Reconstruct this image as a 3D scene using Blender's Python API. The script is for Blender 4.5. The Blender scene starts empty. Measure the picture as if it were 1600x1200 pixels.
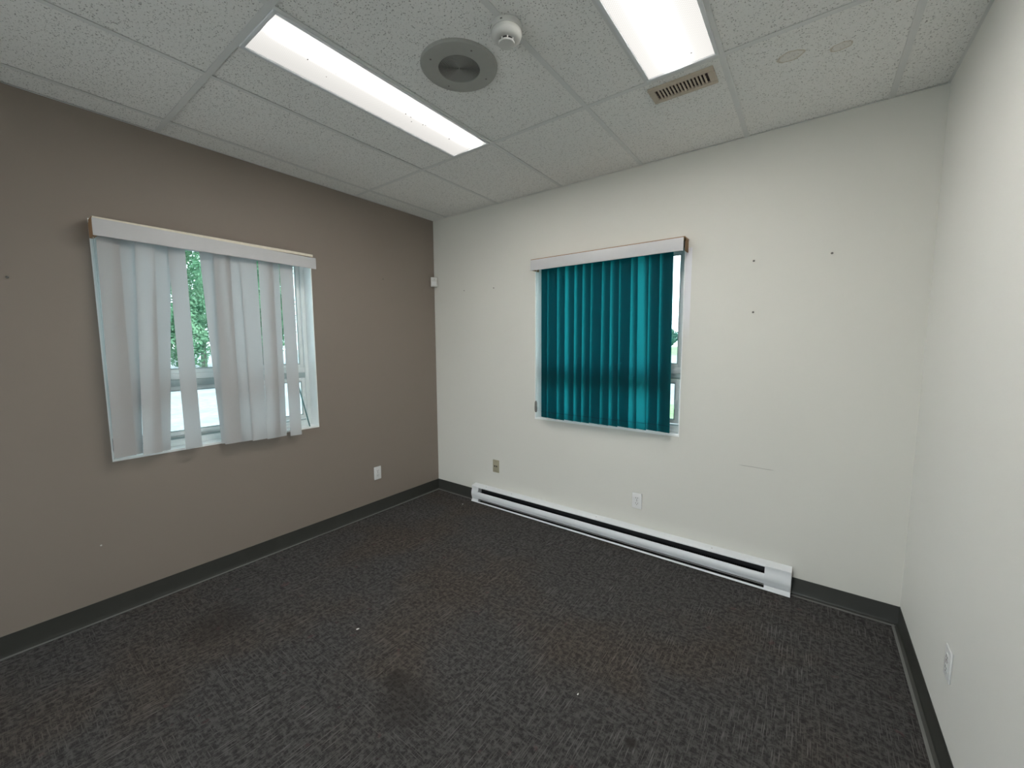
import bpy, bmesh, math, random
from mathutils import Vector, Matrix
random.seed(7)
C = bpy.context.scene.collection
PI = math.pi

# ------------------------------------------------------------------ camera, sky, exposure
F, YAW, PITCH, ROLL = 630.3, -0.6378, -0.0983, -0.0041
CAM = Vector((2.995, -2.775, 1.465))
fwd = Vector((math.sin(YAW)*math.cos(PITCH), math.cos(YAW)*math.cos(PITCH), math.sin(PITCH)))
rgt = Vector((math.cos(YAW), -math.sin(YAW), 0)); upv = rgt.cross(fwd)
r2 = rgt*math.cos(ROLL)+upv*math.sin(ROLL); u2 = -rgt*math.sin(ROLL)+upv*math.cos(ROLL)
cd = bpy.data.cameras.new('camera'); cam = bpy.data.objects.new('camera', cd); C.objects.link(cam)
M = Matrix((r2, u2, -fwd)).transposed().to_4x4(); M.translation = CAM
cam.matrix_world = M
cd.sensor_fit = 'HORIZONTAL'; cd.sensor_width = 36.0; cd.lens = 36.0*F/1600.0
cd.clip_start = 0.02; cd.clip_end = 500
S = bpy.context.scene
S.camera = cam

SKY = 3.75          # overcast sky
LAMP = 52.0         # fluorescent tube behind the lens
w = bpy.data.worlds.new('overcast_sky'); S.world = w; w.use_nodes = True
wn = w.node_tree; wn.nodes.clear()
wo = wn.nodes.new('ShaderNodeOutputWorld'); wb = wn.nodes.new('ShaderNodeBackground')
wt = wn.nodes.new('ShaderNodeTexCoord'); wz = wn.nodes.new('ShaderNodeTexNoise'); wr = wn.nodes.new('ShaderNodeValToRGB')
wz.inputs['Scale'].default_value = 3.0; wz.inputs['Detail'].default_value = 4
wr.color_ramp.elements[0].position = .35; wr.color_ramp.elements[0].color = (.72, .78, .82, 1)
wr.color_ramp.elements[1].position = .65; wr.color_ramp.elements[1].color = (.88, .94, .97, 1)
wn.links.new(wt.outputs['Generated'], wz.inputs['Vector']); wn.links.new(wz.outputs['Fac'], wr.inputs['Fac'])
wn.links.new(wr.outputs['Color'], wb.inputs['Color']); wb.inputs['Strength'].default_value = SKY
wn.links.new(wb.outputs['Background'], wo.inputs['Surface'])
S.view_settings.view_transform = 'Standard'; S.view_settings.look = 'None'
S.view_settings.exposure = 0.95; S.view_settings.gamma = 1.0; S.view_settings.use_curve_mapping = False
S.cycles.use_denoising = True; S.cycles.diffuse_bounces = 6; S.cycles.max_bounces = 14
S.cycles.transparent_max_bounces = 16; S.cycles.sample_clamp_indirect = 8

# ------------------------------------------------------------------ material helpers
class NT:
    def __init__(s, name):
        s.m = bpy.data.materials.new(name); s.m.use_nodes = True; s.t = s.m.node_tree; s.t.nodes.clear()
        s.out = s.n('ShaderNodeOutputMaterial'); s._c = {}
    def n(s, t, **k):
        x = s.t.nodes.new(t)
        for a, b in k.items(): setattr(x, a, b)
        return x
    def put(s, sock, v):
        if hasattr(v, 'is_output'): s.t.links.new(v, sock)
        elif v is not None: sock.default_value = v
    def coord(s, which='Object'):
        if 'tc' not in s._c: s._c['tc'] = s.n('ShaderNodeTexCoord')
        return s._c['tc'].outputs[which]
    def pos(s):
        if 'g' not in s._c: s._c['g'] = s.n('ShaderNodeNewGeometry')
        return s._c['g'].outputs['Position']
    def mapping(s, v, sc=(1,1,1), loc=(0,0,0), rot=(0,0,0)):
        x = s.n('ShaderNodeMapping'); s.put(x.inputs['Vector'], v)
        x.inputs['Scale'].default_value = sc; x.inputs['Location'].default_value = loc; x.inputs['Rotation'].default_value = rot
        return x.outputs[0]
    def noise(s, v, scale, detail=2, rough=.5, dist=0):
        x = s.n('ShaderNodeTexNoise'); s.put(x.inputs['Vector'], v); x.inputs['Scale'].default_value = scale
        x.inputs['Detail'].default_value = detail; x.inputs['Roughness'].default_value = rough; x.inputs['Distortion'].default_value = dist
        return x.outputs['Fac']
    def voro(s, v, scale, rnd=1, feature='F1'):
        x = s.n('ShaderNodeTexVoronoi', feature=feature); s.put(x.inputs['Vector'], v); x.inputs['Scale'].default_value = scale
        x.inputs['Randomness'].default_value = rnd
        return x.outputs['Distance']
    def math(s, op, a, b=None, c=None, clamp=False):
        x = s.n('ShaderNodeMath', operation=op, use_clamp=clamp); s.put(x.inputs[0], a); s.put(x.inputs[1], b)
        if c is not None: s.put(x.inputs[2], c)
        return x.outputs[0]
    def step(s, v, lo, hi, a=0., b=1.):
        x = s.n('ShaderNodeMapRange', interpolation_type='SMOOTHSTEP'); s.put(x.inputs['Value'], v)
        for i, q in zip((1,2,3,4), (lo,hi,a,b)): x.inputs[i].default_value = q
        return x.outputs[0]
    def mix(s, f, a, b, mode='MIX'):
        x = s.n('ShaderNodeMix', data_type='RGBA', blend_type=mode); s.put(x.inputs[0], f)
        s.put(x.inputs[6], a if hasattr(a,'is_output') else (*a,1)[:4]); s.put(x.inputs[7], b if hasattr(b,'is_output') else (*b,1)[:4])
        return x.outputs[2]
    def sep(s, v):
        x = s.n('ShaderNodeSeparateXYZ'); s.put(x.inputs[0], v); return x.outputs
    def bump(s, h, strength=.3, dist=.002):
        x = s.n('ShaderNodeBump'); s.put(x.inputs['Height'], h); x.inputs['Strength'].default_value = strength; x.inputs['Distance'].default_value = dist
        return x.outputs[0]
    def bsdf(s, col, rough=.6, metal=0, normal=None, spec=.5, **k):
        x = s.n('ShaderNodeBsdfPrincipled')
        s.put(x.inputs['Base Color'], col if hasattr(col,'is_output') else (*col,1)[:4]); s.put(x.inputs['Roughness'], rough)
        x.inputs['Metallic'].default_value = metal; x.inputs['Specular IOR Level'].default_value = spec
        if normal is not None: s.put(x.inputs['Normal'], normal)
        return x.outputs[0]
    def done(s, sh):
        s.t.links.new(sh, s.out.inputs['Surface']); return s.m

def plain(name, col, rough=.5, metal=0, var=.06, scale=30, bump=0, spec=.5):
    t = NT(name); nz = t.noise(t.coord(), scale, 3)
    lo = tuple(c*(1-var) for c in col); hi = tuple(min(1, c*(1+var)) for c in col)
    c = t.mix(nz, lo, hi)
    return t.done(t.bsdf(c, rough, metal, t.bump(nz, bump, .001) if bump else None, spec))

def wall_mat(name, col, marks=None, rough=.55):
    t = NT(name); P = t.pos()
    big = t.noise(P, 1.1, 3); fine = t.noise(P, 220, 2)
    c = t.mix(big, tuple(x*.97 for x in col), tuple(min(1,x*1.03) for x in col))
    if marks: c = marks(t, P, c)
    return t.done(t.bsdf(c, rough, 0, t.bump(fine, .12, .0008), .3))

def back_marks(t, P, c):
    x, y, z = t.sep(P)[0:3]
    # scratch below the nail, a bare strip of older paint beside the blind
    line = t.math('SUBTRACT', z, t.math('MULTIPLY_ADD', t.math('SUBTRACT', x, 2.709), -.016, .721))
    line = t.math('ABSOLUTE', t.math('ADD', line, t.math('MULTIPLY', t.math('SUBTRACT', t.noise(P, 9, 2), .5), .008)))
    m = t.math('MULTIPLY', t.step(line, .0012, .0022, 1, 0), t.math('MULTIPLY', t.step(x, 2.66, 2.70), t.step(x, 2.83, 2.87, 1, 0)))
    c = t.mix(t.math('MULTIPLY', m, .55), c, (.22, .21, .19))
    w_ = t.math('ADD', x, t.math('MULTIPLY', t.math('SUBTRACT', t.noise(P, 14, 2), .5), .006))
    s1 = t.math('MULTIPLY', t.step(w_, 2.318, 2.319), t.step(w_, 2.355, 2.358, 1, 0))
    s1 = t.math('MULTIPLY', s1, t.math('MULTIPLY', t.step(z, 1.42, 1.72), t.step(z, 2.065, 2.07, 1, 0)))
    return t.mix(t.math('MULTIPLY', s1, .8), c, (.77, .77, .82))

def left_marks(t, P, c):
    x, y, z = t.sep(P)[0:3]
    d = t.math('ADD', t.math('ABSOLUTE', t.math('ADD', y, 2.428)), t.math('ABSOLUTE', t.math('SUBTRACT', z, .404)))
    return t.mix(t.step(d, .004, .006, 1, 0), c, (.6, .58, .55))

def carpet_mat():
    t = NT('carpet_charcoal'); P = t.pos()
    st = t.noise(t.mapping(P, (240, 8, 1)), 1, 3, .6)             # streaks along the room
    st2 = t.noise(t.mapping(P, (10, 200, 1), (3.1, 1.7, 0)), 1, 3, .6)   # cross streaks
    blob = t.noise(P, 50, 4, .7, .2)
    zone = t.step(t.noise(t.mapping(P, (1,1,1), (5,2,0)), 3.2, 2), .40, .62)
    a = t.step(st, .50, .68); b = t.step(st2, .50, .68); bl = t.step(blob, .40, .62)
    f = t.math('MAXIMUM', t.math('MULTIPLY', bl, .46), t.math('MULTIPLY', a, t.math('MULTIPLY_ADD', zone, .50, .42)))
    f = t.math('MAXIMUM', f, t.math('MULTIPLY', b, t.math('MULTIPLY_ADD', zone, -.35, .62)))
    fuzz = t.noise(P, 900, 2)
    f = t.math('MULTIPLY', f, t.math('MULTIPLY_ADD', fuzz, .9, .55), clamp=True)
    c = t.mix(f, (.030, .0285, .028), (.155, .148, .145))
    brown = t.step(t.noise(t.mapping(P, (1,1,1), (9,4,0)), 1.5, 3), .45, .68)
    c = t.mix(t.math('MULTIPLY', brown, .55), c, (1.12, .93, .76), 'MULTIPLY')
    red = t.math('MULTIPLY', t.step(t.noise(t.mapping(P, (1,1,1), (2,8,0)), 16, 3), .66, .74), .35)
    c = t.mix(red, c, (.12, .055, .06))
    x, y, z = t.sep(P)[0:3]
    wob = t.math('MULTIPLY', t.math('SUBTRACT', t.noise(P, 7, 4), .5), .45)
    def stain(cx, cy, rad, amt):
        nonlocal c
        dx = t.math('SUBTRACT', x, cx); dy = t.math('SUBTRACT', y, cy)
        d = t.math('SQRT', t.math('ADD', t.math('MULTIPLY', dx, dx), t.math('MULTIPLY', dy, dy)))
        d = t.math('ADD', d, t.math('MULTIPLY', wob, rad*2))
        c = t.mix(t.math('MULTIPLY', t.step(d, rad*.3, rad, 1, 0), amt), c, (.026, .022, .020))
    stain(1.75, -1.81, .17, .45); stain(.55, -2.07, .22, .4); stain(2.537, -1.432, .035, .8); stain(1.60, -1.76, .07, .6)
    h = t.math('ADD', t.math('MULTIPLY', f, .5), t.math('MULTIPLY', fuzz, .5))
    return t.done(t.bsdf(c, .95, 0, t.bump(h, .7, .004), .12))

def tile_mat(name, stains=()):
    t = NT(name); P = t.pos()
    hole = t.voro(P, 104); sz = t.noise(P, 60, 2)
    dots = t.math('MULTIPLY', t.step(hole, .17, .30, 1, 0), t.step(sz, .43, .53))
    fis = t.step(t.noise(t.mapping(P, (1,1.6,1), (4,4,0)), 100, 3, .6, 1.2), .61, .67)
    pits = t.math('MAXIMUM', dots, fis)
    gr = t.noise(P, 320, 3, .6)
    c = t.mix(gr, (.80, .80, .78), (.90, .90, .88))
    c = t.mix(t.math('MULTIPLY', pits, .74), c, (.22, .215, .20))
    x, y, z = t.sep(P)[0:3]
    for (cx, cy, rx, ry) in stains:
        wob = t.math('MULTIPLY', t.math('SUBTRACT', t.noise(P, 26, 2), .5), .7)
        dx = t.math('DIVIDE', t.math('SUBTRACT', x, cx), rx); dy = t.math('DIVIDE', t.math('SUBTRACT', y, cy), ry)
        d = t.math('ADD', t.math('SQRT', t.math('ADD', t.math('MULTIPLY', dx, dx), t.math('MULTIPLY', dy, dy))), wob)
        ring = t.math('MULTIPLY', t.step(d, .72, 1.0), t.step(d, 1.0, 1.12, 1, 0))
        inn = t.math('MULTIPLY', t.step(d, .9, 1.05, 1, 0), .18)
        c = t.mix(t.math('MAXIMUM', t.math('MULTIPLY', ring, .6), inn), c, (.45, .36, .24))
    h = t.math('SUBTRACT', t.math('MULTIPLY', gr, .35), pits)
    return t.done(t.bsdf(c, .9, 0, t.bump(h, .5, .003), .1))

def lens_mat(name, x0, sig, base, peak, tint):
    t = NT(name); o = t.coord('Object'); x, y, z = t.sep(o)[0:3]
    q = t.math('DIVIDE', t.math('SUBTRACT', x, x0), sig)
    g = t.math('EXPONENT', t.math('MULTIPLY', t.math('MULTIPLY', q, q), -1))
    g = t.math('MULTIPLY', g, t.math('MULTIPLY', t.step(t.math('ABSOLUTE', y), .50, .575, 1, .05), peak))
    k = 2*PI/.0105
    pr = t.math('MULTIPLY', t.math('SINE', t.math('MULTIPLY', x, k)), t.math('SINE', t.math('MULTIPLY', y, k)))
    b = t.math('MULTIPLY', t.math('MULTIPLY_ADD', pr, .12, 1), base)
    q2 = t.math('DIVIDE', t.math('SUBTRACT', x, x0), sig*4.6)
    soft = t.math('MULTIPLY', t.math('EXPONENT', t.math('MULTIPLY', t.math('MULTIPLY', q2, q2), -1)), .12)
    e = t.n('ShaderNodeEmission'); e.inputs['Color'].default_value = (*tint, 1)
    t.put(e.inputs['Strength'], t.math('ADD', t.math('ADD', b, soft), g))
    return t.done(e.outputs[0])

def fabric_mat(name, col, trans, tcol, weave=900, tw=.5):
    t = NT(name); o = t.coord('Object')
    nz = t.noise(t.mapping(o, (1,1,.6)), weave, 2)
    c = t.mix(nz, tuple(x*.9 for x in col), tuple(min(1,x*1.08) for x in col))
    d = t.bsdf(c, .8, 0, None, .2)
    tr = t.n('ShaderNodeBsdfTranslucent'); tr.inputs['Color'].default_value = (*tcol, 1)
    m = t.n('ShaderNodeMixShader'); m.inputs[0].default_value = trans
    t.t.links.new(d, m.inputs[1]); t.t.links.new(tr.outputs[0], m.inputs[2])
    return t.done(m.outputs[0])

def glass_mat(name, col):
    t = NT(name); tr = t.n('ShaderNodeBsdfTransparent'); tr.inputs['Color'].default_value = (*col, 1)
    gl = t.n('ShaderNodeBsdfGlossy'); gl.inputs['Roughness'].default_value = .03
    fr = t.n('ShaderNodeFresnel'); fr.inputs['IOR'].default_value = 1.45
    nz = t.noise(t.coord(), 3, 2)
    m = t.n('ShaderNodeMixShader'); t.put(m.inputs[0], t.math('MULTIPLY', fr.outputs[0], t.math('MULTIPLY_ADD', nz, .2, .8)))
    t.t.links.new(tr.outputs[0], m.inputs[1]); t.t.links.new(gl.outputs[0], m.inputs[2])
    return t.done(m.outputs[0])

def leaf_mat(name, a, b):
    t = NT(name); nz = t.noise(t.pos(), .9, 4, .6)
    c = t.mix(t.step(nz, .3, .7), a, b)
    d = t.n('ShaderNodeBsdfDiffuse'); t.put(d.inputs['Color'], c)
    tr = t.n('ShaderNodeBsdfTranslucent'); t.put(tr.inputs['Color'], c)
    m = t.n('ShaderNodeMixShader'); m.inputs[0].default_value = .4
    t.t.links.new(d.outputs[0], m.inputs[1]); t.t.links.new(tr.outputs[0], m.inputs[2])
    return t.done(m.outputs[0])

def ground_mat(name, a, b, scale):
    t = NT(name); P = t.pos()
    nz = t.noise(P, scale, 5, .7); st = t.noise(t.mapping(P, (.5, .12, 1)), 2.0, 3)
    c = t.mix(t.step(t.math('ADD', t.math('MULTIPLY', nz, .6), t.math('MULTIPLY', st, .4)), .35, .65), a, b)
    return t.done(t.bsdf(c, .95, 0, None, .1))

def wood_mat(name, a, b):
    t = NT(name); g = t.noise(t.mapping(t.coord(), (6, 60, 60)), 1, 4, .6, 1)
    return t.done(t.bsdf(t.mix(g, a, b), .6, 0, None, .3))

MT = dict(
    cream=wall_mat('wall_paint_cream', (.66, .65, .605), back_marks),
    cream2=wall_mat('wall_paint_offwhite', (.79, .785, .75)),
    taupe=wall_mat('wall_paint_taupe', (.252, .212, .182), left_marks),
    carpet=carpet_mat(), tile=tile_mat('ceiling_tile_fissured'),
    tile_stained=tile_mat('ceiling_tile_stained', ((2.857, -.642, .045, .034), (3.022, -.588, .034, .026))),
    grid=plain('grid_painted_metal', (.70, .71, .70), .45, 0, .04, 12),
    plenum=plain('plenum_dark', (.05, .05, .05), .9),
    base_toe=plain('vinyl_toe_lit', (.15, .152, .145), .4, 0, .15, 14),  # paler than the base, carrying the light caught on the toe
    base=plain('vinyl_cove_base', (.034, .035, .031), .33, 0, .15, 14, .05),
    white_enamel=plain('white_enamel', (.72, .74, .76), .35, 0, .03, 8),
    heater_dark=plain('heater_fins_dark', (.018, .019, .022), .5, .3),
    trim=plain('white_window_trim', (.88, .90, .90), .4, 0, .04, 10),
    vinyl=plain('white_window_vinyl', (.82, .87, .87), .35, 0, .05, 10),
    alum=plain('window_track_grey', (.42, .50, .51), .35, .3, .08, 20),
    glass=glass_mat('window_glass_tinted', (.84, .93, .94)), glass_clear=glass_mat('window_glass_clear', (.95, .96, .95)), wood=wood_mat('bare_wood', (.20, .105, .05), (.34, .20, .10)),
    cream_edge=plain('cream_paint_chipped', (.68, .63, .52), .5, 0, .2, 40),
    fascia=plain('valance_white_vinyl', (.50, .50, .51), .4, 0, .04, 20),
    vane_white=fabric_mat('blind_fabric_white', (.50, .485, .48), .24, (.40, .45, .47)),
    vane_teal=fabric_mat('blind_fabric_teal', (.001, .022, .032), .50, (.016, .31, .345)),
    hem_teal=fabric_mat('blind_hem_teal', (.01, .08, .10), .30, (.01, .16, .17)),
    plastic_white=plain('plastic_white', (.72, .72, .72), .35, 0, .03),
    plastic_cap=plain('plastic_offwhite', (.60, .60, .575), .4, 0, .04),
    plastic_ivory=plain('plastic_aged_ivory', (.36, .33, .24), .45, 0, .06),
    plastic_beige=plain('plastic_beige', (.50, .43, .34), .5, 0, .08),
    slot=plain('slot_dark', (.02, .019, .018), .6),
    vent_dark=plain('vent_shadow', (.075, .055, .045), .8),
    speaker=plain('speaker_grey_enamel', (.345, .35, .325), .45, 0, .04),
    ring=plain('grille_ring_grey', (.30, .30, .28), .75, 0, .05),
    grille=plain('grille_dark', (.045, .045, .042), .6),
    steel=plain('screw_steel', (.18, .17, .16), .4, .7),
    weight=plain('cord_weight_grey', (.15, .145, .135), .5),
    chain=plain('bead_chain', (.55, .62, .63), .4, .2),
    teal_rod=plain('teal_rod', (.07, .19, .19), .5),
    crumb=plain('paper_crumb', (.75, .74, .70), .8),
    gravel=ground_mat('pale_gravel', (.19, .195, .205), (.28, .285, .30), 5),
    concrete=ground_mat('bounce_concrete', (.50, .50, .49), (.60, .60, .58), 2),
    road=ground_mat('pale_asphalt', (.21, .225, .235), (.27, .29, .30), 3),
    grass=ground_mat('pale_grass', (.11, .20, .08), (.21, .31, .15), 4),
    leaf=leaf_mat('leaf_green', (.06, .17, .09), (.26, .42, .26)),
    leaf_far=leaf_mat('leaf_far', (.06, .16, .13), (.14, .25, .20)),
    bark=plain('bark', (.16, .15, .13), .9, 0, .3, 12, .4),
)

# ------------------------------------------------------------------ geometry helpers
def bx(bm, x0, x1, y0, y1, z0, z1):
    vs = [bm.verts.new((x, y, z)) for x in (x0, x1) for y in (y0, y1) for z in (z0, z1)]
    for f in ((0,1,3,2),(4,6,7,5),(0,4,5,1),(2,3,7,6),(0,2,6,4),(1,5,7,3)): bm.faces.new([vs[i] for i in f])

def bxb(bm, x0, x1, y0, y1, z0, z1, b=.002, seg=2):
    t = bmesh.new(); bx(t, x0, x1, y0, y1, z0, z1)
    bmesh.ops.recalc_face_normals(t, faces=t.faces)
    bmesh.ops.bevel(t, geom=t.edges[:], offset=b, segments=seg, affect='EDGES', profile=.5)
    add(bm, t)

def add(bm, t, mat=None):
    me = bpy.data.meshes.new('tmp'); t.to_mesh(me); t.free()
    if mat: me.transform(mat)
    bm.from_mesh(me); bpy.data.meshes.remove(me)

def lathe(bm, prof, n=40, mat=None):
    t = bmesh.new(); rings = []
    for r, z in prof:
        if r < 1e-6: rings.append([t.verts.new((0, 0, z))])
        else: rings.append([t.verts.new((r*math.cos(2*PI*k/n), r*math.sin(2*PI*k/n), z)) for k in range(n)])
    for a, b in zip(rings, rings[1:]):
        for k in range(n):
            j = (k+1) % n
            if len(a) == 1 and len(b) == 1: continue
            if len(a) == 1: t.faces.new((a[0], b[k], b[j]))
            elif len(b) == 1: t.faces.new((a[k], b[0], a[j]))
            else: t.faces.new((a[k], b[k], b[j], a[j]))
    add(bm, t, mat)

def tube(bm, pts, r, n=8):
    pts = [Vector(p) for p in pts]; rings = []
    for i, p in enumerate(pts):
        d = (pts[min(i+1, len(pts)-1)]-pts[max(i-1, 0)]).normalized()
        a = d.cross(Vector((0,0,1)) if abs(d.z) < .9 else Vector((1,0,0))).normalized(); b = d.cross(a)
        rr = r[i] if isinstance(r, (list, tuple)) else r
        rings.append([bm.verts.new(p+a*math.cos(2*PI*k/n)*rr+b*math.sin(2*PI*k/n)*rr) for k in range(n)])
    for a, b in zip(rings, rings[1:]):
        for k in range(n): bm.faces.new((a[k], a[(k+1)%n], b[(k+1)%n], b[k]))
    bm.faces.new(rings[0][::-1]); bm.faces.new(rings[-1])

def prism(bm, prof, x0, x1):           # profile of (y, z) swept along x
    a = [bm.verts.new((x0, y, z)) for y, z in prof]; b = [bm.verts.new((x1, y, z)) for y, z in prof]
    n = len(prof)
    for k in range(n): bm.faces.new((a[k], a[(k+1)%n], b[(k+1)%n], b[k]))
    bm.faces.new(a[::-1]); bm.faces.new(b)

def finish(bm, smooth=False, ang=.6):
    bmesh.ops.recalc_face_normals(bm, faces=bm.faces)
    me = bpy.data.meshes.new('mesh')
    if smooth:
        for f in bm.faces: f.smooth = True
        for e in bm.edges:
            if len(e.link_faces) == 2 and e.calc_face_angle(0) > ang: e.smooth = False
    bm.to_mesh(me); bm.free(); return me

def obj(name, bm, mat, parent=None, loc=(0,0,0), rot=(0,0,0), smooth=False):
    me = bm if isinstance(bm, bpy.types.Mesh) else finish(bm, smooth)
    me.name = name
    if mat and not me.materials: me.materials.append(MT[mat])
    o = bpy.data.objects.new(name, me); C.objects.link(o); o.parent = parent; o.location = loc; o.rotation_euler = rot
    return o

def tag(o, label=None, cat=None, group=None, kind=None):
    for k, v in (('label', label), ('category', cat), ('group', group), ('kind', kind)):
        if v: o[k] = v
    return o

def thing(name, loc, rot=(0,0,0), label=None, cat=None, group=None, kind=None):
    o = bpy.data.objects.new(name, None); C.objects.link(o); o.location = loc; o.rotation_euler = rot
    o.empty_display_size = .05
    return tag(o, label, cat, group, kind)

BM = bmesh.new

# ------------------------------------------------------------------ room shell
W, H, YF, TH = 3.437, 2.644, -4.90, .17
LW = (-2.352, -1.212, .842, 2.112)     # left window opening: y0, y1, z0, z1
BW = (1.175, 2.318, .847, 2.118)       # back window opening: x0, x1, z0, z1
ZT = H+.16

def wall_ring(u0, u1, v0, v1, hole, put):
    bm = BM(); hu0, hu1, hv0, hv1 = hole
    for a in ((u0, hu0, v0, v1), (hu1, u1, v0, v1), (hu0, hu1, v0, hv0), (hu0, hu1, hv1, v1)): put(bm, *a)
    bmesh.ops.remove_doubles(bm, verts=bm.verts, dist=1e-5)
    return bm
wl = wall_ring(YF, TH, 0, ZT, LW, lambda bm, a, b, c, d: bx(bm, -TH, 0, a, b, c, d))
tag(obj('wall_left', wl, 'taupe'), 'dark taupe painted wall with the white-blind window', None, None, 'structure')
wbk = wall_ring(0, W, 0, ZT, BW, lambda bm, a, b, c, d: bx(bm, a, b, 0, TH, c, d))
tag(obj('wall_back', wbk, 'cream'), 'cream painted wall with the teal-blind window and heater', None, None, 'structure')
bm = BM(); bx(bm, W, W+.12, YF, TH, 0, ZT); tag(obj('wall_right', bm, 'cream2'), 'plain off-white wall at the right', None, None, 'structure')
FW = (.10, 2.75, .28, 2.08)            # opening added behind the camera to let in fill light
wf = wall_ring(-TH, W+.12, 0, ZT, FW, lambda bm, a, b, c, d: bx(bm, a, b, YF-.12, YF, c, d)); tag(obj('wall_front', wf, 'cream2'), 'plain off-white wall behind the camera', None, None, 'structure')
bm = BM(); bx(bm, -TH, W+.12, YF-.12, TH, -.12, 0); tag(obj('floor', bm, 'carpet'), 'charcoal patterned office carpet', None, None, 'structure')

# vinyl cove base
def cove(name, length, loc, rz, label):
    # out from the wall is -y, run along +x
    prof = [(0, 0), (-.0280, 0), (-.0285, .0022), (-.0160, .0046), (-.0085, .0090), (-.0044, .019), (-.0036, .098), (-.0026, .1016), (0, .1016)]
    bm = BM(); prism(bm, prof, 0, length)
    o = tag(obj(name, bm, 'base', None, loc, (0, 0, rz), True), label, None, None, 'structure')
    bm = BM(); prism(bm, [(-.0200, .0040), (-.0284, .0012), (-.0300, .0012), (-.0302, .0036), (-.0200, .0056)], 0, length); obj('toe_light_line', bm, 'base_toe', o)  # strip added to paint the line of light along the toe
    return o
HX0, HX1 = .508, 2.973
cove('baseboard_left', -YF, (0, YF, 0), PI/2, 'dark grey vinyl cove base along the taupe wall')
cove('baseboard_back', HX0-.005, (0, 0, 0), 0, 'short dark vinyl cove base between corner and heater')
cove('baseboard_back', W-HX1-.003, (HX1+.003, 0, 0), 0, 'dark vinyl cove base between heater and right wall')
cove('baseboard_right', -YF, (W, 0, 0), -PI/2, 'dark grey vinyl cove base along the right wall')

# ceiling: plenum slab, grid bars, lay-in tiles
bm = BM(); bx(bm, -TH, W+.12, YF-.12, TH, ZT, ZT+.1)
ceil = tag(obj('ceiling', bm, 'plenum'), 'suspended ceiling of fissured white tiles in a metal grid', None, None, 'structure')
T = .6096; G0, CY = .1912, -.8272
gx = [G0+T*i for i in range(6)]; gy = [CY-2*T*i for i in range(4)]
FLG = .0122
def bar(x0, x1, y0, y1):
    bm = BM(); bx(bm, x0, x1, y0, y1, H, H+.0014)
    if x1-x0 > y1-y0: bx(bm, x0, x1, (y0+y1)/2-.002, (y0+y1)/2+.002, H+.0014, H+.035)
    else: bx(bm, (x0+x1)/2-.002, (x0+x1)/2+.002, y0, y1, H+.0014, H+.035)
    obj('grid_bar', bm, 'grid', ceil)
for y in gy: bar(0, W, y-FLG, y+FLG)
rows = [(0, gy[0]), (gy[0], gy[1]), (gy[1], gy[2]), (gy[2], gy[3]), (gy[3], YF)]
for (ya, yb) in rows:
    for x in gx:
        bar(x-FLG, x+FLG, yb+(FLG if yb != YF else 0), ya-(FLG if ya != 0 else 0))
L1 = (1.1045, gx[2]); L2 = (gx[3]+T/2, gx[4])      # the fixtures fill the right half of their bays
for x in (L1[0], L2[0]): bar(x-FLG*.6, x+FLG*.6, gy[1]+FLG, gy[0]-FLG)
def angle(x0, x1, y0, y1):
    bm = BM(); bx(bm, x0, x1, y0, y1, H+.0002, H+.0012); obj('wall_angle', bm, 'grid', ceil)
angle(0, .011, YF, 0); angle(.011, W-.011, -.006, 0); angle(W-.011, W, YF, 0); angle(.011, W-.011, YF, YF+.011)
xs = [0]+gx+[W]
for r, (ya, yb) in enumerate(rows):
    for i in range(len(xs)-1):
        x0, x1 = xs[i], xs[i+1]
        if r == 1 and i == 2: x1 = L1[0]
        if r == 1 and i == 4: x1 = L2[0]
        g = .005; hx, hy = (x1-x0)/2-g, (ya-yb)/2-g
        bm = BM(); bx(bm, -hx, hx, -hy, hy, 0, .015)
        lift = random.uniform(.0018, .0034)
        o = obj('ceiling_tile', bm, 'tile_stained' if (r == 0 and i == 5) else 'tile', ceil, ((x0+x1)/2, (ya+yb)/2, H+.0016+lift),
                (random.uniform(-.0016, .0016)*.6/max(hy,.1)*.6, random.uniform(-.0016, .0016)*.3/max(hx,.1)*.3, 0))

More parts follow.
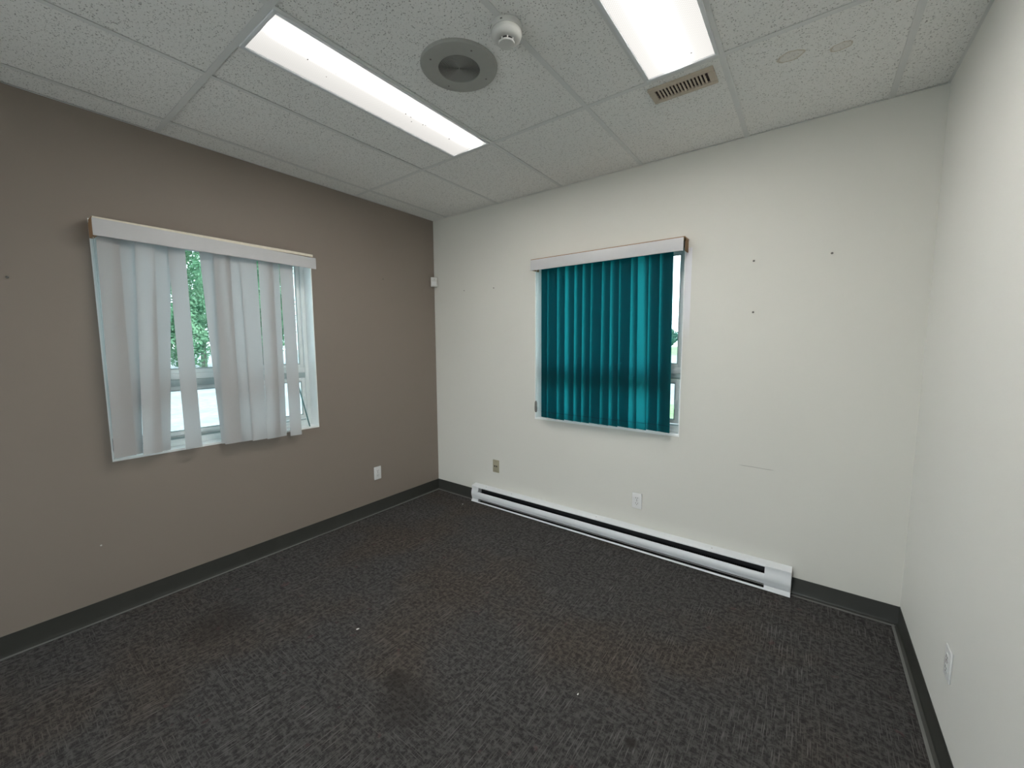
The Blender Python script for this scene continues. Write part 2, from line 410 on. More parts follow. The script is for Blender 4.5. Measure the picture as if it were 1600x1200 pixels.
# ------------------------------------------------------------------ windows
def make_window(name, width, height, loc, rz, label):
    """local x along the wall, y outwards, z up from the sill."""
    w0 = thing(name, loc, (0, 0, rz), label, None, None, 'structure')
    D = .102; wd, ht = width, height
    t = .006
    def P(nm, mat, boxes, bev=0):
        bm = BM()
        for b in boxes: (bxb(bm, *b, bev) if bev else bx(bm, *b))
        return obj(nm, bm, mat, w0, smooth=bool(bev))
    P('sill_board', 'trim', [(0, wd, -.001, TH-.01, 0, .012)])
    P('head_board', 'trim', [(0, wd, -.001, TH-.01, ht-t, ht)])
    P('jamb_board', 'trim', [(0, t, -.001, TH-.01, .012, ht-t)])
    P('jamb_board', 'trim', [(wd-t, wd, -.001, TH-.01, .012, ht-t)])
    x0, x1, z0, z1 = t, wd-t, .012, ht-t
    fr = .026
    P('outer_frame', 'vinyl', [(x0, x0+fr, D, D+.06, z0, z1), (x1-fr, x1, D, D+.06, z0, z1), (x0+fr, x1-fr, D, D+.06, z0, z0+fr), (x0+fr, x1-fr, D, D+.06, z1-fr, z1)], .002)
    mz0, mz1 = .375, .452
    P('transom_bar', 'alum', [(x0+fr, x1-fr, D+.004, D+.056, mz0, mz0+.040)], .002)
    P('transom_cap', 'vinyl', [(x0+fr, x1-fr, D+.010, D+.056, mz0+.041, mz1)], .002)
    a, b = x0+fr+.001, x1-fr-.001
    def sash(nm, xa, xb, za, zb, y0, wd_, mat='vinyl'):
        s_ = P(nm, mat, [(xa, xa+wd_, y0, y0+.026, za, zb), (xb-wd_, xb, y0, y0+.026, za, zb), (xa+wd_, xb-wd_, y0, y0+.026, za, za+wd_), (xa+wd_, xb-wd_, y0, y0+.026, zb-wd_, zb)], .0015)
        bm = BM(); bx(bm, xa+wd_-.003, xb-wd_+.003, y0+.011, y0+.015, za+wd_-.003, zb-wd_+.003); obj('pane', bm, 'glass', s_)
        bm = BM(); q = .007
        for bb in ((xa+wd_, xa+wd_+q), (xb-wd_-q, xb-wd_)): bx(bm, bb[0], bb[1], y0+.004, y0+.010, za+wd_, zb-wd_)
        for bb in ((za+wd_, za+wd_+q), (zb-wd_-q, zb-wd_)): bx(bm, xa+wd_+q, xb-wd_-q, y0+.004, y0+.010, bb[0], bb[1])
        obj('glazing_bead', bm, 'alum', s_)
        return s_
    sash('fixed_sash', a, b, mz1+.001, z1-fr-.001, D+.022, .024)
    mid = (a+b)/2
    lo = z0+fr+.030
    s1 = sash('sliding_sash', a+.004, mid+.014, lo, mz0-.002, D+.029, .024)
    s2 = sash('sliding_sash', mid-.014, b-.004, lo, mz0-.002, D+.002, .024)
    for k in range(3): P('bottom_track', 'alum' if k % 2 else 'vinyl', [(a, b, D+.004+k*.019, D+.009+k*.019, z0+fr, z0+fr+.028-.008*(2-k))])
    bm = BM(); bxb(bm, b-.030, b-.008, D-.012, D+.003, lo+.10, lo+.165, .003); bxb(bm, b-.024, b-.014, D-.022, D-.010, lo+.125, lo+.14, .002)
    obj('latch', bm, 'vinyl', s2, smooth=True)
    return w0
make_window('window_1', LW[1]-LW[0], LW[3]-LW[2], (0, LW[0], LW[2]), PI/2, 'white framed slider window behind the white vertical blind')
make_window('window_2', BW[1]-BW[0], BW[3]-BW[2], (BW[0], 0, BW[2]), 0, 'white framed slider window behind the teal vertical blind')

w3 = thing('fill_window', (FW[0], YF, FW[2]), (0, 0, 0), 'unseen window added behind the camera for ambient light', None, None, 'structure')  # added window, brings daylight in as ambient fill
ww, wh = FW[1]-FW[0], FW[3]-FW[2]; bm = BM()
for b in ((0, ww, 0, .04), (0, ww, wh-.04, wh), (0, .04, .04, wh-.04), (ww-.04, ww, .04, wh-.04), (ww/3-.02, ww/3+.02, .04, wh-.04), (2*ww/3-.02, 2*ww/3+.02, .04, wh-.04)): bx(bm, b[0], b[1], -.10, -.04, b[2], b[3])
obj('outer_frame', bm, 'vinyl', w3)
for k in range(3):
    bm = BM(); bx(bm, ww*k/3+.02, ww*(k+1)/3-.02, -.072, -.068, .04, wh-.04); obj('pane', bm, 'glass_clear', w3)

# ------------------------------------------------------------------ vertical blinds
def vane_mesh(lt, rt, lb, rb, yl, yr, ylb, yrb, zt, zb, cup, nu=8, nv=18, bow=0):
    """sheet from the left/right edges at top and bottom; y is the depth (room side negative)."""
    bm = BM(); g = []
    for j in range(nv+1):
        s = j/nv; s2_ = s*s*(3-2*s); row = []
        for i in range(nu+1):
            q = i/nu
            L_ = lt+(lb-lt)*s; R_ = rt+(rb-rt)*s; yl_ = yl+(ylb-yl)*s2_; yr_ = yr+(yrb-yr)*s2_
            row.append(bm.verts.new((L_+(R_-L_)*q, yl_+(yr_-yl_)*q-cup*4*q*(1-q)+bow*math.sin(PI*s), zt+(zb-zt)*s)))
        g.append(row)
    for j in range(nv):
        for i in range(nu): bm.faces.new((g[j][i], g[j][i+1], g[j+1][i+1], g[j+1][i]))
    return bm
def chain(parent, x, y, ztop, zw, zb):
    for k in (-1, 1):
        bm = BM(); tube(bm, [(x+k*.004, y, ztop), (x+k*.0035, y+.001, (ztop+zw)/2), (x+k*.002, y, zw)], .0013, 6); obj('bead_chain', bm, 'chain', parent)
    bm = BM()
    lathe(bm, [(0, zw+.004), (.006, zw), (.0105, zw-.012), (.0115, zb+.03), (.010, zb+.010), (.005, zb), (0, zb)], 16, Matrix.Translation((x, y, 0)))
    obj('cord_weight', bm, 'weight', parent, smooth=True)

# left: white blind, local x = world y
bl = thing('vertical_blind', (0, 0, .82), (0, 0, PI/2), 'white vertical blind with gaps and askew vanes on the taupe wall', 'blind')
def LP(nm, mat, bm, **k): return obj(nm, bm, mat, bl, (0, 0, -.82), **k)
bm = BM(); bxb(bm, -2.350, -1.243, -.092, -.001, 2.090, 2.106, .001); vt = LP('valance_top', 'wood', bm)
bm = BM(); bxb(bm, -2.349, -1.244, -.0945, -.0922, 2.0895, 2.1065, .0005); obj('painted_edge', bm, 'cream_edge', vt)
bm = BM(); bxb(bm, -2.352, -2.336, -.0945, -.001, 2.012, 2.0895, .001); LP('valance_end', 'wood', bm)
bm = BM(); bxb(bm, -1.259, -1.243, -.090, -.001, 2.03, 2.0895, .001); LP('valance_end', 'wood', bm)
bm = BM()
v = [bm.verts.new(p) for p in ((-2.352,-.103,2.013),(-1.229,-.105,2.007),(-1.229,-.105,2.083),(-2.352,-.103,2.098),(-2.352,-.095,2.013),(-1.229,-.097,2.007),(-1.229,-.097,2.083),(-2.352,-.095,2.098))]
for f in ((0,1,2,3),(7,6,5,4),(0,4,5,1),(3,2,6,7),(1,5,6,2),(0,3,7,4)): bm.faces.new([v[i] for i in f])
bmesh.ops.bevel(bm, geom=bm.edges[:], offset=.0015, segments=2, affect='EDGES'); LP('valance_fascia', 'fascia', bm, smooth=True)
bm = BM(); bxb(bm, -2.33, -1.265, -.072, -.030, 2.050, 2.088, .003); LP('headrail', 'fascia', bm)
VW = [  # left/right at top, left/right at bottom, depth at top l/r, depth at bottom l/r
    (-2.337, -2.252, -2.353, -2.265, -.066, -.060, -.066, -.058),
    (-2.268, -2.182, -2.318, -2.232, -.040, -.036, -.038, -.030),
    (-2.190, -2.109, -2.236, -2.156, -.058, -.064, -.060, -.066),
    (-2.116, -2.029, -2.198, -2.111, -.048, -.026, -.045, -.030),
    (-2.050, -1.975, -2.048, -1.967, -.046, -.058, -.060, -.058),
    (-1.900, -1.816, -1.856, -1.772, -.028, -.042, -.024, -.044),
    (-1.839, -1.751, -1.850, -1.757, -.058, -.062, -.062, -.064),
    (-1.786, -1.699, -1.772, -1.685, -.044, -.054, -.044, -.054),
    (-1.704, -1.600, -1.694, -1.602, -.060, -.056, -.062, -.060),
    (-1.592, -1.502, -1.606, -1.517, -.062, -.060, -.064, -.062),
    (-1.541, -1.454, -1.558, -1.471, -.044, -.040, -.046, -.044),
    (-1.460, -1.373, -1.450, -1.378, -.056, -.062, -.054, -.068)]
for k, q in enumerate(VW):
    zb = .872-(q[2]+2.353)*.054
    o = LP('vane', 'vane_white', vane_mesh(*q, 2.062, zb, random.uniform(.002, .005), bow=random.uniform(-.004, .004)), smooth=True)
    bm = BM(); cx = (q[0]+q[1])/2; bxb(bm, cx-.012, cx+.012, (q[4]+q[5])/2-.003, (q[4]+q[5])/2+.003, 2.052, 2.075, .001)
    obj('carrier_clip', bm, 'plastic_white', o)
chain(bl, -2.341, -.050, 2.055-.82, .985-.82, .888-.82)

# back: teal blind
bt = thing('vertical_blind', (0, 0, .87), (0, 0, 0), 'dark teal closed vertical blind on the cream wall', 'blind')
def TP(nm, mat, bm, **k): return obj(nm, bm, mat, bt, (0, 0, -.87), **k)
bm = BM(); bxb(bm, 1.200, 2.335, -.103, -.001, 2.112, 2.119, .001); TP('valance_top', 'wood', bm)
bm = BM(); bxb(bm, 2.3275, 2.333, -.070, -.001, 2.037, 2.1118, .001); TP('valance_end', 'wood', bm)
bm = BM(); bxb(bm, 1.200, 1.214, -.098, -.001, 2.037, 2.1118, .001); TP('valance_end', 'wood', bm)
bm = BM(); bxb(bm, 1.198, 2.3275, -.1065, -.0985, 2.034, 2.1135, .0015); TP('valance_fascia', 'fascia', bm, smooth=True)
bm = BM(); bxb(bm, 1.222, 2.318, -.072, -.030, 2.062, 2.104, .003); TP('headrail', 'fascia', bm)
EDGE = [(1.261,1.265),(1.329,1.327),(1.420,1.424),(1.488,1.491),(1.565,1.568),(1.630,1.631),(1.696,1.697),(1.782,1.782),(1.844,1.851),(1.905,1.917),(1.990,1.995),(2.034,2.052),(2.106,2.119),(2.177,2.190),(2.261,2.274)]
BAND = {2: (0, 0), 3: (.006, .009), 4: (.018, .024), 5: (.010, .012), 6: (.008, .012), 7: (0, 0), 8: (.007, .010), 9: (.006, .016), 10: (0, 0), 11: (.008, .034), 13: (.004, .005), 14: (.006, .007)}
for i in range(15):
    rt, rb = EDGE[i+1] if i < 14 else (EDGE[14][0]-.003, EDGE[14][1]-.003)
    if i == 0: lt, lb = EDGE[0]
    elif i == 1: lt, lb = EDGE[0][0]+.004, EDGE[0][1]+.005
    elif i == 12: lt, lb = EDGE[12][0]-.030, EDGE[12][1]-.006
    else: lt, lb = EDGE[i-1][0]+BAND[i][0], EDGE[i-1][1]+BAND[i][1]
    tl = .13*(rt-lt); tb = .13*(rb-lb); yc = -.052
    if i == 14: yc = -.046  # extra vane behind the last one, added to darken it
    o = TP('vane', 'vane_teal', vane_mesh(lt, rt, lb, rb, yc+tl, yc-tl, yc+tb, yc-tb, 2.075, .880-.0012*(i % 3), .0015), smooth=True)
    bm = BM()
    vs = [bm.verts.new(p) for p in ((lb+.001, yc+tb-.0035, .9225), (rb-.001, yc-tb-.0035, .9225), (rb-.001, yc-tb-.0035, .9265), (lb+.001, yc+tb-.0035, .9265))]; bm.faces.new(vs)
    obj('hem_stitch', bm, 'hem_teal', o)
    bm = BM(); cx = (lt+rt)/2; bxb(bm, cx-.010, cx+.010, yc-.003, yc+.003, 2.058, 2.085, .001)
    obj('carrier_clip', bm, 'plastic_white', o)
chain(bt, 1.214, -.045, 2.06-.87, 1.004-.87, .912-.87)

# ------------------------------------------------------------------ heater
ht = thing('baseboard_heater', (0, 0, 0), (0, 0, 0), 'long white electric baseboard heater along the cream wall', 'heater')
SX0, SX1 = .585, 2.842
bm = BM(); prism(bm, [(-.001, .006), (-.004, .006), (-.004, .158), (-.001, .163)], HX0, HX1); obj('back_plate', bm, 'white_enamel', ht)
bm = BM(); prism(bm, [(-.001, .164), (-.054, .1545), (-.0575, .1515), (-.0585, .1450), (-.0568, .1445), (-.0560, .1500), (-.0530, .1525), (-.001, .1622)], HX0, HX1); obj('top_hood', bm, 'white_enamel', ht, smooth=True)
pan = [(-.050, .1005), (-.0570, .1030), (-.0615, .0970), (-.0655, .0850), (-.0665, .0740), (-.0655, .0620), (-.0610, .0545), (-.0615, .0500), (-.0590, .0430), (-.0550, .0380), (-.0535, .0390), (-.0570, .0450), (-.0595, .0550), (-.0638, .0630), (-.0648, .0740), (-.0638, .0845), (-.0600, .0955), (-.0565, .1010), (-.0500, .0990)]
bm = BM(); prism(bm, pan, SX0-.002, SX1+.002); obj('front_panel', bm, 'white_enamel', ht, smooth=True)
bm = BM(); prism(bm, [(-.048, .006), (-.0665, .006), (-.0690, .0075), (-.0655, .0140), (-.0630, .0175), (-.0615, .0165), (-.0640, .0130), (-.0655, .0085), (-.048, .008)], HX0, HX1); obj('bottom_rail', bm, 'white_enamel', ht, smooth=True)
cap = [(-.004, .0085), (-.0620, .0085), (-.0600, .0200), (-.0545, .0300), (-.0580, .0420), (-.0608, .0500), (-.0603, .0545), (-.0650, .0640), (-.0660, .0800), (-.0645, .0950), (-.0595, .1120), (-.0545, .1300), (-.0540, .1500), (-.004, .1585)]
for a, b in ((HX0, SX0), (SX1, HX1)):
    bm = BM(); prism(bm, cap, a, b); obj('end_cap', bm, 'white_enamel', ht, smooth=True)
bm = BM(); tube(bm, [(SX0, -.030, .075), (SX1, -.030, .075)], .009, 8); el = obj('heating_element', bm, 'heater_dark', ht)
bm = BM(); n = 190
for k in range(n):
    x = SX0+.01+(SX1-SX0-.02)*k/(n-1); bx(bm, x-.0005, x+.0005, -.046, -.010, .045, .092)
tag(obj('heat_fins', bm, 'heater_dark', el), kind='stuff')
bm = BM(); bx(bm, SX0, SX1, -.0085, -.0045, .010, .150); obj('slot_shade', bm, 'heater_dark', ht)  # dark strip, its colour stands for the shade inside the slots
for x in (.66, .95, 1.75, 2.55):
    bm = BM(); lathe(bm, [(0, .0015), (.003, .0012), (.0036, 0)], 10, Matrix.Translation((x, -.030, .1590)))
    obj('hood_screw', bm, 'steel', ht)

# ------------------------------------------------------------------ outlets and plates (local: x along the wall, -y into the room)
def disc(r, t, n=16):
    bm = BM(); lathe(bm, [(0, -t), (r*.9, -t), (r, -t*.6), (r, 0)], n, Matrix.Rotation(-PI/2, 4, 'X') @ Matrix.Scale(-1, 4, (0,0,1))); return bm
def outlet(loc, rz, label):
    o = thing('wall_outlet', loc, (0, 0, rz), label, 'outlet', 'white duplex outlets')
    bm = BM(); bxb(bm, -.035, .035, -.006, 0, -.057, .057, .0035, 3); obj('cover_plate', bm, 'plastic_white', o, smooth=True)
    for s in (-1, 1):
        bm = BM(); n = 28; pr = []
        for k in range(n):
            a = 2*PI*k/n; pr.append((max(-.0165, min(.0165, .0175*math.cos(a)))*1.0, max(-.0142, min(.0142, .0172*math.sin(a)))))
        f = [bm.verts.new((x, -.0078, z+s*.0195)) for x, z in pr]; b = [bm.verts.new((x, -.0055, z+s*.0195)) for x, z in pr]
        bm.faces.new(f)
        for k in range(n): bm.faces.new((f[k], f[(k+1)%n], b[(k+1)%n], b[k]))
        rc = obj('receptacle', bm, 'plastic_white', o)
        for x, hh in ((-.0065, .0045), (.0065, .0036)):
            bm = BM(); bx(bm, x-.0013, x+.0013, -.0081, -.0074, s*.0195+.003-hh, s*.0195+.003+hh); obj('blade_slot', bm, 'slot', rc)
        bm = BM(); lathe(bm, [(0, .0004), (.0026, .0004), (.0026, -.0004)], 12, Matrix.Translation((0, -.0079, s*.0195-.0082)) @ Matrix.Rotation(PI/2, 4, 'X')); obj('ground_hole', bm, 'slot', rc)
    bm = BM(); lathe(bm, [(0, .0012), (.0026, .0009), (.0032, 0)], 12, Matrix.Translation((0, -.006, 0)) @ Matrix.Rotation(PI/2, 4, 'X')); obj('screw', bm, 'steel', o)
    return o
outlet((0, -.717, .350), PI/2, 'white duplex outlet low on the taupe wall')
outlet((2.049, 0, .347), 0, 'white duplex outlet on the cream wall above the heater')
outlet((W, -.840, .360), -PI/2, 'white duplex outlet on the plain right wall')
pj = thing('phone_jack', (.757, 0, .368), (0, 0, 0), 'aged ivory phone jack plate above the heater\'s left end', 'wall plate')
bm = BM(); bxb(bm, -.036, .036, -.006, 0, -.058, .058, .003, 3); obj('cover_plate', bm, 'plastic_ivory', pj, smooth=True)
bm = BM(); bxb(bm, -.022, .022, -.0085, -.005, -.014, .014, .0015); jb = obj('jack_block', bm, 'plastic_ivory', pj, smooth=True)
for x in (-.0105, .0105):
    bm = BM(); bxb(bm, x-.0065, x+.0065, -.0092, -.008, -.0065, .0065, .0004); obj('jack_socket', bm, 'slot', jb)
for z in (-.042, .042):
    bm = BM(); lathe(bm, [(0, .0012), (.0026, .0009), (.0032, 0)], 12, Matrix.Translation((0, -.006, z)) @ Matrix.Rotation(PI/2, 4, 'X')); obj('screw', bm, 'steel', pj)

# motion sensor across the corner
ms = thing('motion_sensor', (.046, -.046, 2.017), (0, 0, PI/4), 'small off-white motion sensor in the wall corner', 'sensor')
bm = BM(); bxb(bm, -.030, .030, -.012, .030, 0, .088, .004, 3); obj('housing', bm, 'plastic_cap', ms, smooth=True)
bm = BM(); bxb(bm, -.022, .022, -.0155, -.011, .010, .048, .002, 2); obj('lens_window', bm, 'plastic_white', ms, smooth=True)
bm = BM(); lathe(bm, [(0, .0015), (.003, .001), (.003, -.001)], 12, Matrix.Translation((.005, -.012, .066)) @ Matrix.Rotation(PI/2, 4, 'X')); obj('indicator', bm, 'weight', ms)

# ------------------------------------------------------------------ ceiling fixtures
MT['lens1'] = lens_mat('lens_prismatic_bright_right', .060, .026, .40, LAMP, (1.0, .975, .93))
MT['lens2'] = lens_mat('lens_prismatic_even', -.010, .028, .44, LAMP, (1.0, .975, .93))
def light(xa, xb, label, lens, specks):
    cx, cy = (xa+xb)/2, (gy[0]+gy[1])/2
    o = thing('ceiling_light', (cx, cy, H), (0, 0, 0), label, 'light', 'recessed fluorescent ceiling lights')
    hx, hy = (xb-xa)/2-.005, T-.013
    bm = BM()
    for b in ((-hx, hx, hy-.004, hy), (-hx, hx, -hy, -hy+.004), (-hx, -hx+.004, -hy+.004, hy-.004), (hx-.004, hx, -hy+.004, hy-.004)): bx(bm, *b, .004, .10)
    bx(bm, -hx, hx, -hy, hy, .10, .104); obj('housing', bm, 'grid', o)
    bm = BM(); fw = .014
    for b in ((-hx, hx, hy-fw, hy), (-hx, hx, -hy, -hy+fw), (-hx, -hx+fw, -hy+fw, hy-fw), (hx-fw, hx, -hy+fw, hy-fw)): bxb(bm, *b, -.0055, .0045, .0015)
    obj('door_frame', bm, 'white_enamel', o, smooth=True)
    bm = BM(); lx, ly = hx-fw+.002, hy-fw+.002
    bx(bm, -lx, lx, -ly, ly, .0005, .0035); obj('lens', bm, lens, o)
    for (x, y, s) in specks:
        bm = BM(); lathe(bm, [(0, -.0018), (s, -.0010), (s*.9, 0), (0, 0)], 7, Matrix.Translation((x-cx, y-cy, .0004)) @ Matrix.Rotation(random.uniform(0,3), 4, 'Z') @ Matrix.Diagonal((1, random.uniform(.5,.9), 1, 1)))
        obj('insect_speck', bm, 'vent_dark', o)
    return o
light(*L1, 'long fluorescent ceiling light left of the round speaker', 'lens1',
      [(1.248,-1.832,.004),(1.259,-1.714,.0025),(1.291,-1.491,.006),(1.253,-1.331,.004),(1.308,-1.290,.003),(1.250,-1.296,.0035),(1.219,-1.266,.003),(1.244,-1.209,.0035),(1.250,-1.196,.0035),(1.249,-1.017,.005),(1.205,-1.728,.002)])
light(*L2, 'fluorescent ceiling light beside the beige vent', 'lens2', [(2.533, -.915, .004)])

# round loudspeaker
sp = thing('ceiling_speaker', (1.717, -1.420, H), (0, 0, 0), 'round grey ceiling loudspeaker with ringed grille', 'speaker')
bm = BM(); lathe(bm, [(.163, .004), (.163, -.002), (.158, -.007), (.150, -.0085), (.092, -.0095), (.088, -.0085), (.088, -.004), (.163, .004)], 72); obj('baffle_plate', bm, 'speaker', sp, smooth=True)
bm = BM(); lathe(bm, [(0, -.0035), (.089, -.0035), (.089, .003), (0, .003)], 48); gr = obj('grille', bm, 'grille', sp)
for k in range(14):
    r = .010+k*.0057; bm = BM(); lathe(bm, [(r-.0010, -.0035), (r-.0008, -.0062), (r+.0008, -.0062), (r+.0010, -.0035)], 56); obj('grille_ring', bm, 'ring', gr, smooth=True)
bm = BM(); lathe(bm, [(0, -.0085), (.004, -.008), (.005, -.0035)], 16); obj('center_rivet', bm, 'ring', gr)
for k in range(4):
    a = math.radians(-24+90*k); bm = BM(); lathe(bm, [(0, -.0018), (.0035, -.0012), (.0042, 0)], 12, Matrix.Translation((.127*math.cos(a), .127*math.sin(a), -.0088))); obj('screw', bm, 'steel', sp)

# smoke detector
sd = thing('smoke_detector', (2.012, -1.474, H), (0, 0, 0), 'white dome smoke detector beside the round speaker', 'smoke detector')
bm = BM(); lathe(bm, [(0, 0), (.059, 0), (.0600, -.004), (.0600, -.016), (.0580, -.019), (0, -.019)], 48); b0 = obj('base', bm, 'plastic_cap', sd, smooth=True)
bm = BM(); lathe(bm, [(0, -.0185), (.0560, -.0185), (.0570, -.028), (.0545, -.037), (.0470, -.044), (.0400, -.047), (.0330, -.0475), (0, -.0475)], 48); hd = obj('head', bm, 'plastic_cap', sd, smooth=True)
bm = BM(); lathe(bm, [(.0265, -.0475), (.0265, -.0560), (0, -.0560)], 32); obj('sensing_chamber', bm, 'slot', sd)
bm = BM(); lathe(bm, [(0, -.0550), (.0300, -.0550), (.0310, -.0570), (.0295, -.0610), (.0250, -.0625), (0, -.0630)], 32); obj('cap', bm, 'plastic_cap', sd, smooth=True)
for k in range(8):
    a = 2*PI*k/8; bm = BM(); bx(bm, .0262, .0300, -.0022, .0022, -.0555, -.0470); obj('cage_rib', bm, 'plastic_cap', hd, rot=(0, 0, a))
for a0, wd in ((-2.2, .011), (-1.25, .004)):
    bm = BM(); bx(bm, .0598, .0604, -wd, wd, -.0135, -.0085); obj('marking', bm, 'weight', b0, rot=(0, 0, a0))

# air vent
vn = thing('ceiling_vent', (2.449, -.714, H), (0, 0, 0), 'beige slotted air vent in the ceiling', 'vent')
vx, vy = .140, .064
bm = BM(); sx, sy = .113, .040
for b in ((-vx, vx, sy, vy), (-vx, vx, -vy, -sy), (-vx, -sx, -sy, sy), (sx, vx, -sy, sy)): bxb(bm, *b, -.0065, .0035, .0018)
obj('frame', bm, 'plastic_beige', vn, smooth=True)
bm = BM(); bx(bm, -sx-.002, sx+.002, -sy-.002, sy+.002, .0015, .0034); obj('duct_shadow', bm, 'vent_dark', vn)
for k in range(15):
    x = -sx+2*sx*(k+.5)/15+2*sx/30
    if k < 14:
        bm = BM(); bxb(bm, x-.0038, x+.0038, -sy, sy, -.0055, .0010, .0008); obj('slat', bm, 'plastic_beige', vn)
for y in (-.020, 0, .020):
    bm = BM(); bxb(bm, -sx, sx, y-.0018, y+.0018, -.0035, .0006, .0006); obj('cross_bar', bm, 'vent_dark', vn)

# ------------------------------------------------------------------ nails and screws left in the walls
def nail(loc, rz, label, r=.004):
    o = thing('wall_screw', loc, (0, 0, rz), label, 'screw', 'screws left in the walls')
    bm = BM(); lathe(bm, [(0, .009), (r*.6, .009), (r, .0075), (r, .0065), (r*.45, .005), (r*.4, -.004)], 10, Matrix.Rotation(PI/2, 4, 'X')); obj('shank', bm, 'steel', o, smooth=True)
    bm = BM(); bx(bm, -r*.8, r*.8, -.0095, -.0088, -r*.15, r*.15); obj('head_slot', bm, 'slot', o)
nail((0, -2.634, 1.781), PI/2, 'dark screw in the taupe wall left of the white blind', .006)
nail((0, -.593, 2.026), PI/2, 'tiny screw in the taupe wall between white blind and corner', .0045)
nail((.400, 0, 1.957), 0, 'tiny screw in the cream wall nearest the corner sensor', .004)
nail((.749, 0, 1.951), 0, 'small screw in the cream wall between sensor and teal blind', .005)
nail((2.696, 0, 1.941), 0, 'screw in the cream wall just right of the teal blind\'s valance', .006)
nail((3.053, 0, 1.937), 0, 'screw in the cream wall closest to the right wall', .006)
nail((2.706, 0, 1.646), 0, 'lower screw in the cream wall right of the teal blind', .006)

# teal rod leaning in the left window
bm = BM(); tube(bm, [(-.006, -1.280, .8565), (-.082, -1.318, 1.195)], .0048, 8)
tag(obj('window_rod', bm, 'teal_rod'), 'thin teal rod leaning in the corner of the left window', 'rod')

# crumbs on the carpet
def crumb(loc, s, label):
    bm = BM(); bmesh.ops.create_icosphere(bm, subdivisions=1, radius=1)
    for v in bm.verts: v.co = Vector((v.co.x*s*1.9*random.uniform(.7,1.2), v.co.y*s*random.uniform(.7,1.2), v.co.z*s*.45*random.uniform(.7,1.1)))
    tag(obj('paper_crumb', bm, 'crumb', None, (loc[0], loc[1], s*.40), (0, 0, random.uniform(0, 3))), label, 'crumb', 'crumbs on the carpet')
crumb((1.186, -1.684), .0050, 'white paper crumb in the open middle of the carpet')
crumb((.491, -.166), .0045, 'tiny white crumb on the carpet by the heater\'s left end')
crumb((2.285, -1.362), .0035, 'faint tiny crumb on the carpet nearest the camera')

# ------------------------------------------------------------------ outdoors
GZ = -.35
def slab(name, x0, x1, y0, y1, z, mat, label):
    bm = BM(); bx(bm, x0, x1, y0, y1, z-.05, z); return tag(obj(name, bm, mat), label, None, None, 'structure')
slab('ground', -40, 40, -45, -5.1, GZ+.02, 'concrete', 'pale concrete apron behind the camera\'s side of the building')  # bright slab added to bounce daylight up to the ceiling
slab('ground', -160, 120, -60, 260, GZ, 'gravel', 'pale gravel lot outside the windows')
slab('ground', -5, 60, 4, 9.5, GZ+.03, 'grass', 'grass strip just outside the teal-blind window')
slab('ground', -14, 60, 17, 21, GZ+.03, 'grass', 'grass verge between gravel and road')
slab('ground', -24, 60, 26, 62, GZ+.02, 'road', 'pale road beyond the grass verge')
slab('ground', -110, 60, 62, 250, GZ+.03, 'grass', 'far field below the distant trees')

def crown_mesh(seed, rx, rz, n, leaf):
    rnd = random.Random(seed); vs, fs = [], []
    blobs = [(Vector((rnd.uniform(-.6,.6)*rx, rnd.uniform(-.6,.6)*rx, rnd.uniform(-.75,.75)*rz)), rnd.uniform(.30,.48)) for _ in range(26)]
    for _ in range(n):
        c, s = rnd.choice(blobs)
        d = Vector((rnd.gauss(0,1), rnd.gauss(0,1), rnd.gauss(0,1))).normalized()
        p = c+Vector((d.x*rx*s, d.y*rx*s, d.z*rz*s*.7))*rnd.uniform(.75, 1.0)
        a = Vector((rnd.gauss(0,1), rnd.gauss(0,1), rnd.gauss(0,1))).normalized(); b = d.cross(a)
        if b.length < .1: continue
        b.normalize(); a = (d*.5+b.cross(d)).normalized(); l = leaf*rnd.uniform(.6, 1.3); k = len(vs)
        vs += [p-a*l, p+b*l*.45, p+a*l, p-b*l*.45]; fs.append((k, k+1, k+2, k+3))
    me = bpy.data.meshes.new('crown'); me.from_pydata([tuple(v) for v in vs], [], fs); me.update(); return me
def trunk_mesh(h, r):
    bm = BM(); tube(bm, [(0,0,0), (.05*h*.1,0,h*.35), (0,.03*h*.1,h*.7), (0,0,h)], [r, r*.8, r*.6, r*.3], 8); return finish(bm, True)
CR = [crown_mesh(11+k, 2.15, 6.2, 14000, .13) for k in range(2)]; TR = trunk_mesh(10, .2)
for m in CR: m.materials.append(MT['leaf'])
TR.materials.append(MT['bark'])
k = 0
for (x, y, s) in ((-30, -3.7, .95), (-31.5, 1.2, 1.0), (-30, 6.0, 1.0), (-31.5, 10.9, 1.03), (-30.2, 15.8, .97), (-31.5, 20.6, 1.0)):
    t = thing('tree', (x, y, GZ), (0, 0, k*1.3), 'tall bushy green tree beyond the gravel lot', 'tree', 'trees beyond the gravel lot'); t.scale = (s, s, s)
    o = bpy.data.objects.new('crown', CR[k % 2]); C.objects.link(o); o.parent = t; o.location = (0, 0, 6.2)
    o = bpy.data.objects.new('trunk', TR); C.objects.link(o); o.parent = t
    k += 1
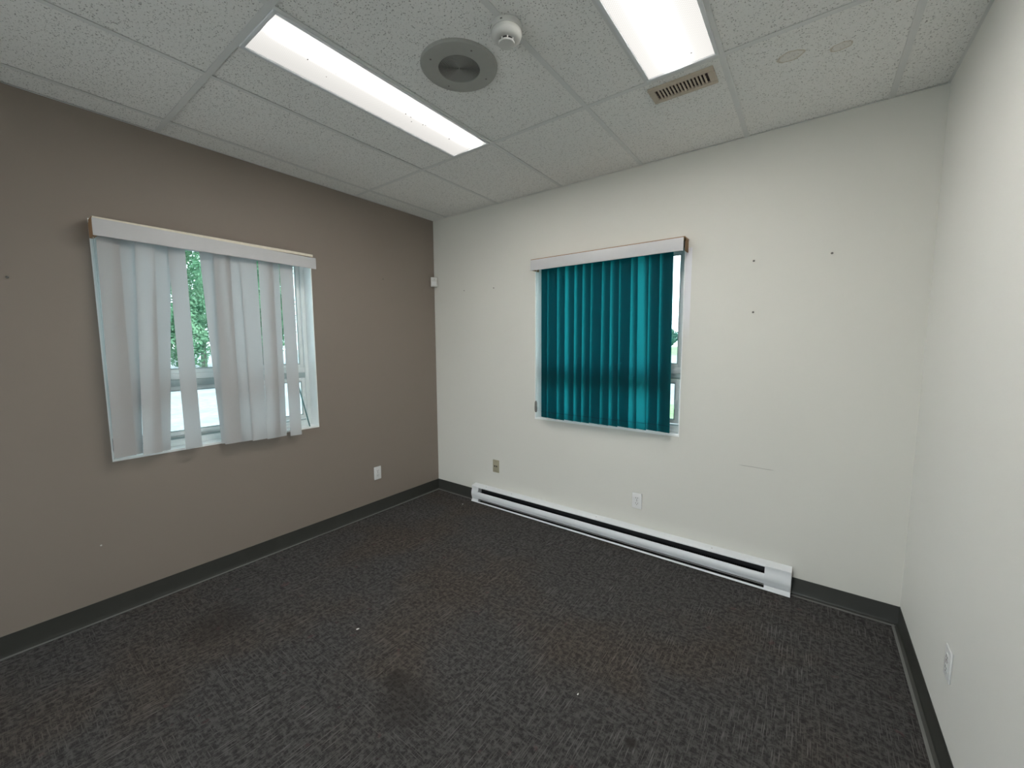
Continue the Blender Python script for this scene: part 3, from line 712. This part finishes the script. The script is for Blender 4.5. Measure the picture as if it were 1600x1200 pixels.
for (x, y, s) in ((-37, -1.9, 1.1), (-37.5, 3.5, 1.12), (-37, 8.8, 1.08), (-37.5, 14.1, 1.12), (-37, 19.5, 1.1)):
    t = thing('tree', (x, y, GZ), (0, 0, k*1.7), 'tall green tree in the rear row behind the lot', 'tree', 'rear row of trees behind the lot'); t.scale = (s, s, s)
    o = bpy.data.objects.new('crown', CR[k % 2]); C.objects.link(o); o.parent = t; o.location = (0, 0, 6.2)
    o = bpy.data.objects.new('trunk', TR); C.objects.link(o); o.parent = t
    k += 1
CF = crown_mesh(31, 2.6, 2.9, 2600, .42); CF.materials.append(MT['leaf_far']); TF = trunk_mesh(4.5, .18); TF.materials.append(MT['bark'])
for j, (x, y) in enumerate(((-43.5, 149), (-37.0, 145), (-30.5, 148), (-24, 146))):
    s = .85+.3*random.random()
    t = thing('tree', (x, y, GZ), (0, 0, j), 'small distant tree on the far field edge', 'tree', 'distant trees on the far field'); t.scale = (s, s, s)
    o = bpy.data.objects.new('crown', CF); C.objects.link(o); o.parent = t; o.location = (0, 0, 3.6)
    o = bpy.data.objects.new('trunk', TF); C.objects.link(o); o.parent = t
# utility lines
PX = (-52, 12); PY = 78
for i, px in enumerate(PX):
    p = thing('utility_pole', (px, PY, GZ), (0, 0, 0), ('wooden utility pole at the left end of the power lines', 'wooden utility pole at the right end of the power lines')[i], 'pole')
    bm = BM(); tube(bm, [(0,0,0), (0,0,11)], [.16, .11], 10); obj('pole', bm, 'bark', p)
    bm = BM(); bx(bm, -.06, .06, -1.5, 1.2, 9.9, 10.05); obj('crossarm', bm, 'bark', p)
for z, dy, lab in ((10.10, -.9, 'topmost power line across the sky'), (9.3, 0, 'second power line from the top'), (8.2, 0, 'third power line from the top'), (7.0, 0, 'fourth power line from the top'), (6.2, 0, 'lowest power line above the road')):
    n = 14; bm = BM()
    tube(bm, [(PX[0]+(PX[1]-PX[0])*q/n, PY+dy-.4, GZ+z-.6*4*(q/n)*(1-q/n)) for q in range(n+1)], .035, 5)
    tag(obj('power_line', bm, 'weight'), lab, 'cable', 'power lines')
